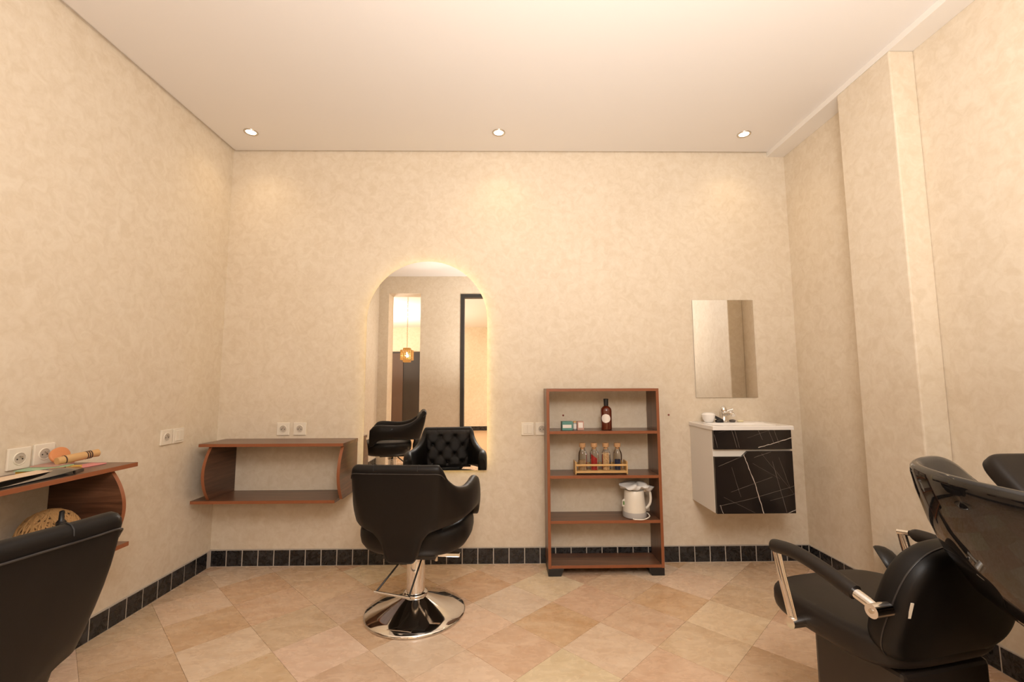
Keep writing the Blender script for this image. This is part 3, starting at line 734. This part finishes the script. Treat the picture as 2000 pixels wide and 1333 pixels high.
veins(drw, [(Z(*a), Z(*b), w_, m_) for a, b, w_, m_ in S], 0.761, 0.871)
# basin slab with a sunken bowl
sx0, sx1, sy0, sz0, sz1 = -0.006, W+0.012, D-0.012, 0.8727, 0.896
def rrect(x0, x1, y0, y1, r, z, k=6):
    out = []
    for cx, cy, a0 in ((x1-r, y1-r, 0), (x0+r, y1-r, 90), (x0+r, y0+r, 180), (x1-r, y0+r, 270)):
        for i in range(k+1):
            a_ = math.radians(a0 + 90*i/k); out.append((cx+r*math.cos(a_), cy+r*math.sin(a_), z))
    return out
bs = MB()
bs.loft([rrect(sx0, sx1, sy0, -0.001, 0.004, sz0), rrect(sx0, sx1, sy0, -0.001, 0.006, sz1-0.003), rrect(sx0+0.003, sx1-0.003, sy0+0.003, -0.004, 0.006, sz1),
         rrect(0.045, W-0.045, D+0.030, -0.105, 0.05, sz1-0.001), rrect(0.055, W-0.055, D+0.040, -0.115, 0.05, sz1-0.012), rrect(0.08, W-0.08, D+0.06, -0.14, 0.05, 0.8735)], True, True)
bs.build('basin', WHITEC, va, 40)
# tap
FX = 0.206; FY = -0.055
tp = thing('basin_tap', 'chrome mixer tap on the washbasin', 'tap', (vx0+FX, YB+FY, sz1))
MB().lathe([(0.024, 0), (0.024, 0.006), (0.019, 0.010), (0.018, 0.055), (0.020, 0.062), (0.020, 0.080), (0.016, 0.096), (0.006, 0.104), (0.001, 0.105)], 28).build('body', CHROME, tp, 50)
MB().tube(catmull([(0.0, 0.0, 0.045), (0.005, -0.04, 0.058), (0.010, -0.085, 0.060), (0.011, -0.105, 0.048)], 6), [0.013]*13 + [0.012]*6, 14).build('spout', CHROME, tp, 50)
MB().tube([(0.010, 0.0, 0.062), (0.032, -0.004, 0.074), (0.056, -0.008, 0.080)], [0.010, 0.008, 0.010], 12).build('handle', CHROME, tp, 50)
cb = thing('ribbed_cup', 'small white ribbed cup with lid on the washbasin', 'cup', (vx0+0.095, YB-0.075, sz1))
MB().lathe([(0.022, 0), (0.026, 0.003), (0.036, 0.022), (0.040, 0.040), (0.040, 0.048)], 32).build('bowl', WHITEC, cb, 50)
for z in (0.046,): MB().lathe([(0.041, z), (0.0425, z+0.002), (0.041, z+0.006), (0.034, z+0.013), (0.020, z+0.017), (0.001, z+0.018)], 32).build('lid', WHITEC, cb, 50)
clp = thing('hair_clip', 'black hair tool lying between the cup and the tap', 'hair tool', (vx0+0.160, YB-0.085, sz1))
MB().tube([(0.015, 0.0, 0.012), (-0.01, 0.0, 0.030), (-0.038, 0.0, 0.046)], [0.011, 0.006, 0.003], 10).build('upper_jaw', BLACKP, clp, 50)
MB().tube([(0.018, 0.0, 0.012), (-0.012, -0.004, 0.022), (-0.036, -0.006, 0.032)], [0.011, 0.005, 0.003], 10).build('lower_jaw', BLACKP, clp, 50)
cushion(MB(), 0.026, 0.018, 0, 0.018, 2.4, 0.007, 0.003, 32).build('body', BLACKP, clp, 60)
sd = cushion(MB(), 0.020, 0.016, 0, 0.014, 2.3, 0.006, 0.003, 32).build('dark_lump', mat('dark_grey_stone', (0.12, 0.10, 0.09), 0.5), None, 60, loc=(vx0+0.258, YB-0.060, sz1)); tag(sd, 'small dark grey lump beside the tap', 'soap dish'); sd.name = 'pumice_stone'
so = cushion(MB(), 0.020, 0.014, 0, 0.010, 2.6, 0.004, 0.002, 32).build('soap_bar', mat('pale_soap', (0.80, 0.70, 0.45), 0.4), None, 60, loc=(vx0+0.312, YB-0.055, sz1)); tag(so, 'flat pale yellow soap piece on the washbasin', 'soap')
# mirror over the basin
bm_ = thing('basin_mirror', 'small frameless rectangular mirror above the washbasin', 'mirror', (1.480, YB, 1.053))
gl = MB().box(-0.208, 0.208, -0.0075, -0.0025, 0, 0.661).build('glass', [MEDGE, MIRROR], bm_)
for p_ in gl.data.polygons:
    if p_.normal.y < -0.9: p_.material_index = 1
MB().box(-0.19, 0.19, -0.0025, 0, 0.02, 0.64).build('backing', GREYP, bm_)

# ------------------------------------------------------------------ open bin by the pillar
bn = thing('pedal_bin', 'small black bin with a domed lid standing open by the pillar', 'bin', (1.755, 2.195, 0))
MB().lathe([(0.066, 0), (0.072, 0.005), (0.080, 0.205), (0.083, 0.210), (0.083, 0.224), (0.080, 0.225), (0.077, 0.220), (0.069, 0.02), (0.001, 0.018)], 40, cap1=False).build('bucket', BLACKP, bn, 50)
prof = [(0.084, 0.0), (0.086, 0.010), (0.081, 0.024), (0.069, 0.042), (0.045, 0.058), (0.022, 0.064), (0.001, 0.066)]
prof = prof + [(0.001, 0.062), (0.022, 0.060), (0.043, 0.054), (0.065, 0.039), (0.077, 0.022), (0.081, 0.009), (0.081, 0.0)]
Ml = Matrix.Translation((0.060, -0.040, 0.222)) @ Matrix.Rotation(math.radians(-32), 4, 'Z') @ Matrix.Rotation(math.radians(62), 4, 'Y') @ Matrix.Translation((-0.078, 0, 0))
MB().lathe(prof, 40, M=Ml, cap0=False, cap1=False).build('lid', BLACKP, bn, 50)

# ------------------------------------------------------------------ hair-wash chair
wc = thing('wash_chair', 'black backwash chair with glossy basin and chrome armrests', 'wash chair', (1.17, 1.61, 0), math.atan2(0.216, 0.977))
# local x = across, local y = forward (towards the mirror wall), back at negative y
cushion(MB(), 0.245, 0.222, 0.358, 0.452, 4.2, 0.030, 0.014, 64, c=(0, -0.100), r0=0.04).build('seat', LEATHER_B, wc, 60)
# backrest: pad tilted backwards
def plane_M(origin, ex, ey):
    ex = Vector(ex).normalized(); ey = Vector(ey); ey = (ey - ex*ey.dot(ex)).normalized(); ez = ex.cross(ey)
    Mm = Matrix((ex, ey, ez)).transposed().to_4x4(); Mm.translation = Vector(origin); return Mm
Mb = plane_M((0, -0.315, 0.545), (1, 0, 0), (0, -0.26, 0.965))
def taper(p): return Vector((p[0]*(1 - 0.27*max(0.0, (p[1]+0.172)/0.344)**1.3), p[1], p[2]))
tm = cushion(MB(), 0.250, 0.172, -0.045, 0.045, 3.4, 0.035, 0.010, 64, r0=0.035)
tm.v = [tuple(Mb @ taper(p)) for p in tm.v]
back = tm.build('backrest', LEATHER, wc, 60)
MB().tube([Mb @ taper((p[0], p[1], 0.012)) for p in sup(0.2505, 0.1725, 3.4, 64)], 0.0022, 6, closed=True).build('piping', PIPING, back, 60)
MB().box(-0.0035, 0.0035, -0.022, 0.022, -0.001, 0.0015, M=Mb @ Matrix.Translation((-0.199, 0.020, 0.0425)) @ Matrix.Rotation(-0.25, 4, 'Y')).build('care_tag', WHITEP, back)
MB().box(-0.16, 0.16, -0.30, -0.02, 0.0, 0.353).build('pedestal', PEDM, wc, bevel=0.012)
MB().box(-0.15, 0.15, -0.86, -0.56, 0.0, 0.60).build('basin_stand', PEDM, wc, bevel=0.012)
MB().box(-0.10, 0.10, -0.58, -0.28, 0.02, 0.16).build('base_beam', PEDM, wc, bevel=0.008)
for s_ in (-1, 1):
    fr = MB()
    x = s_*0.274
    arm = MB().tube([(x, -0.060, 0.385), (x, -0.045, 0.44), (x, -0.022, 0.52), (x, -0.002, 0.598)], 0.0085, 12, flat=2.1).build('arm_post', CHROME, wc, 50)
    MB().tube([(s_*0.235, -0.062, 0.388), (s_*0.290, -0.062, 0.388)], 0.017, 16).build('post_hub', CHROME, arm, 40)
    fa = -0.045 if s_ > 0 else 0.004
    pth = catmull([(x, fa, 0.602), (x, -0.06, 0.609), (x, -0.12, 0.606), (x, -0.20, 0.590), (x, -0.275, 0.570)], 5)
    MB().tube(pth, [0.020] + [0.0215]*(len(pth)-2) + [0.0205], 16).build('arm_pad', LEATHER_B, wc, 50)
    rod = MB().tube([(x, 0.010, 0.603), (x, -0.03, 0.609)], 0.010, 12).build('arm_tip', CHROME, arm, 50)
    er = MB().tube([(x, -0.270, 0.571), (x, -0.325, 0.556), (x, -0.338, 0.550)], 0.014, 14).build('arm_end', CHROME, wc, 50)
    MB().tube([(s_*0.240, -0.335, 0.551), (s_*0.296, -0.335, 0.551)], 0.018, 18).build('end_hub', CHROME, er, 40)
    MB().tube([(s_*0.296, -0.335, 0.551), (s_*0.299, -0.335, 0.551)], 0.006, 12).build('screw', BRUSHED, er, 40)
# glossy bowl: rim (s, b, z) -> local (s, -b, z)
rim = [(-0.205, 0.395, 0.938), (-0.245, 0.46, 0.932), (-0.268, 0.55, 0.926), (-0.268, 0.65, 0.920), (-0.24, 0.78, 0.905), (-0.15, 0.90, 0.903), (0.0, 0.94, 0.900),
       (0.13, 0.90, 0.893), (0.205, 0.78, 0.885), (0.225, 0.66, 0.870), (0.222, 0.54, 0.850), (0.200, 0.44, 0.835), (0.150, 0.395, 0.832), (0.07, 0.395, 0.846), (0.0, 0.392, 0.886), (-0.055, 0.388, 0.926), (-0.105, 0.385, 0.947), (-0.165, 0.383, 0.947)]
cl = catmull(rim[-2:] + rim + rim[:3], 5); cl = cl[10:-10]
if (Vector(cl[0])-Vector(cl[-1])).length < 1e-4: cl = cl[:-1]
ctr = Vector((0.0, 0.66, 0.0))
loops = []
bowl_c = Vector((0.0, 0.64))
for q, dz in ((0.985, 0.0), (1.0, -0.006), (1.004, -0.02), (0.985, -0.06), (0.93, -0.13), (0.85, -0.20), (0.72, -0.27), (0.52, -0.325), (0.30, -0.35)):
    lp = []
    for s_, b_, z_ in cl:
        zz = z_ + dz*(1.0 + (z_-0.90)*1.5)
        lp.append((bowl_c.x + (s_-bowl_c.x)*q, -(bowl_c.y + (b_-bowl_c.y)*q + 0.03*(1-q)), zz))
    loops.append(lp)
inner = []
for q, dz in ((0.965, 0.003), (0.94, 0.0), (0.925, -0.01), (0.88, -0.06), (0.76, -0.14), (0.55, -0.19), (0.25, -0.205)):
    inner.append([(bowl_c.x + (s_-bowl_c.x)*q, -(bowl_c.y + (b_-bowl_c.y)*q + 0.02*(1-q)), z_ + dz) for s_, b_, z_ in cl])
MB().loft(list(reversed(loops)) + inner, True, True).build('basin', CERAM, wc, 60)

# ------------------------------------------------------------------ reclined padded chair by the right wall
rcx0, rcx1 = 1.540, 1.945
rc2 = thing('recliner_chair', 'reclined black padded chair beside the right wall', 'chair', ((rcx0+rcx1)/2, 1.10, 0))
hw = (rcx1-rcx0)/2
Mr = plane_M((0, 0.145, 0.672), (1, 0, 0), (0, 0.70, 0.714))
cushion(MB(), hw, 0.325, -0.030, 0.030, 11.0, 0.020, 0.010, 96, M=Mr, r0=0.02).build('backrest', LEATHER_B, rc2, 60)
cushion(MB(), hw, 0.245, 0.37, 0.45, 6.0, 0.022, 0.010, 64, c=(0, -0.335), r0=0.02).build('seat', LEATHER_B, rc2, 60)
MB().box(-0.13, 0.13, -0.48, -0.10, 0, 0.372).build('pedestal', PEDM, rc2, bevel=0.01)
MB().box(-0.10, 0.10, -0.14, 0.0, 0.36, 0.44).build('hinge_bracket', BLACKM, rc2, bevel=0.004)

# ------------------------------------------------------------------ pendant lantern in the hall (seen in the mirror)
pl = thing('pendant_lantern', 'pierced brass lantern hanging on a chain in the hall, seen in the mirror', 'pendant lamp', (-1.60, -1.32, 1.62))
MB().lathe([(0.055, HZ-1.62-0.001), (0.055, HZ-1.62-0.018), (0.02, HZ-1.62-0.030)], 28).build('canopy', BRASS, pl, 40)
ch = MB()
for k in range(24):
    z = 0.135 + k*0.0345; rot = Matrix.Translation((0, 0, z+0.018)) @ Matrix.Rotation((k % 2)*PI/2, 4, 'Z')
    ch.tube([rot @ Vector((0.007*math.cos(2*PI*i/10), 0, 0.021*math.sin(2*PI*i/10))) for i in range(10)], 0.0022, 5, closed=True)
ch.build('chain', BRASS, pl, 60)
def cage(h0, h1, a, nb):
    mb = MB()
    for sx in (-1, 1):
        for ax_ in (0, 1):
            for k in range(nb+1):
                u = -a + 2*a*k/nb
                if ax_ == 0: mb.box(u-0.005, u+0.005, sx*a-0.003, sx*a+0.003, h0, h1)
                else: mb.box(sx*a-0.003, sx*a+0.003, u-0.005, u+0.005, h0, h1)
            for k in range(nb+1):
                z = h0 + (h1-h0)*k/nb
                if ax_ == 0: mb.box(-a, a, sx*a-0.0025, sx*a+0.0025, z-0.004, z+0.004)
                else: mb.box(sx*a-0.0025, sx*a+0.0025, -a, a, z-0.004, z+0.004)
    return mb
cage(-0.07, 0.085, 0.085, 6).build('cage', BRASS, pl)
cage(0.087, 0.118, 0.050, 3).box(-0.05, 0.05, -0.05, 0.05, 0.118, 0.124).build('top_cage', BRASS, pl)
cage(-0.105, -0.072, 0.050, 3).build('bottom_cage', BRASS, pl)
MB().lathe([(0.012, 0.05), (0.014, 0.03), (0.028, 0.0), (0.022, -0.02), (0.001, -0.03)], 20).build('bulb', BULB, pl, 50)
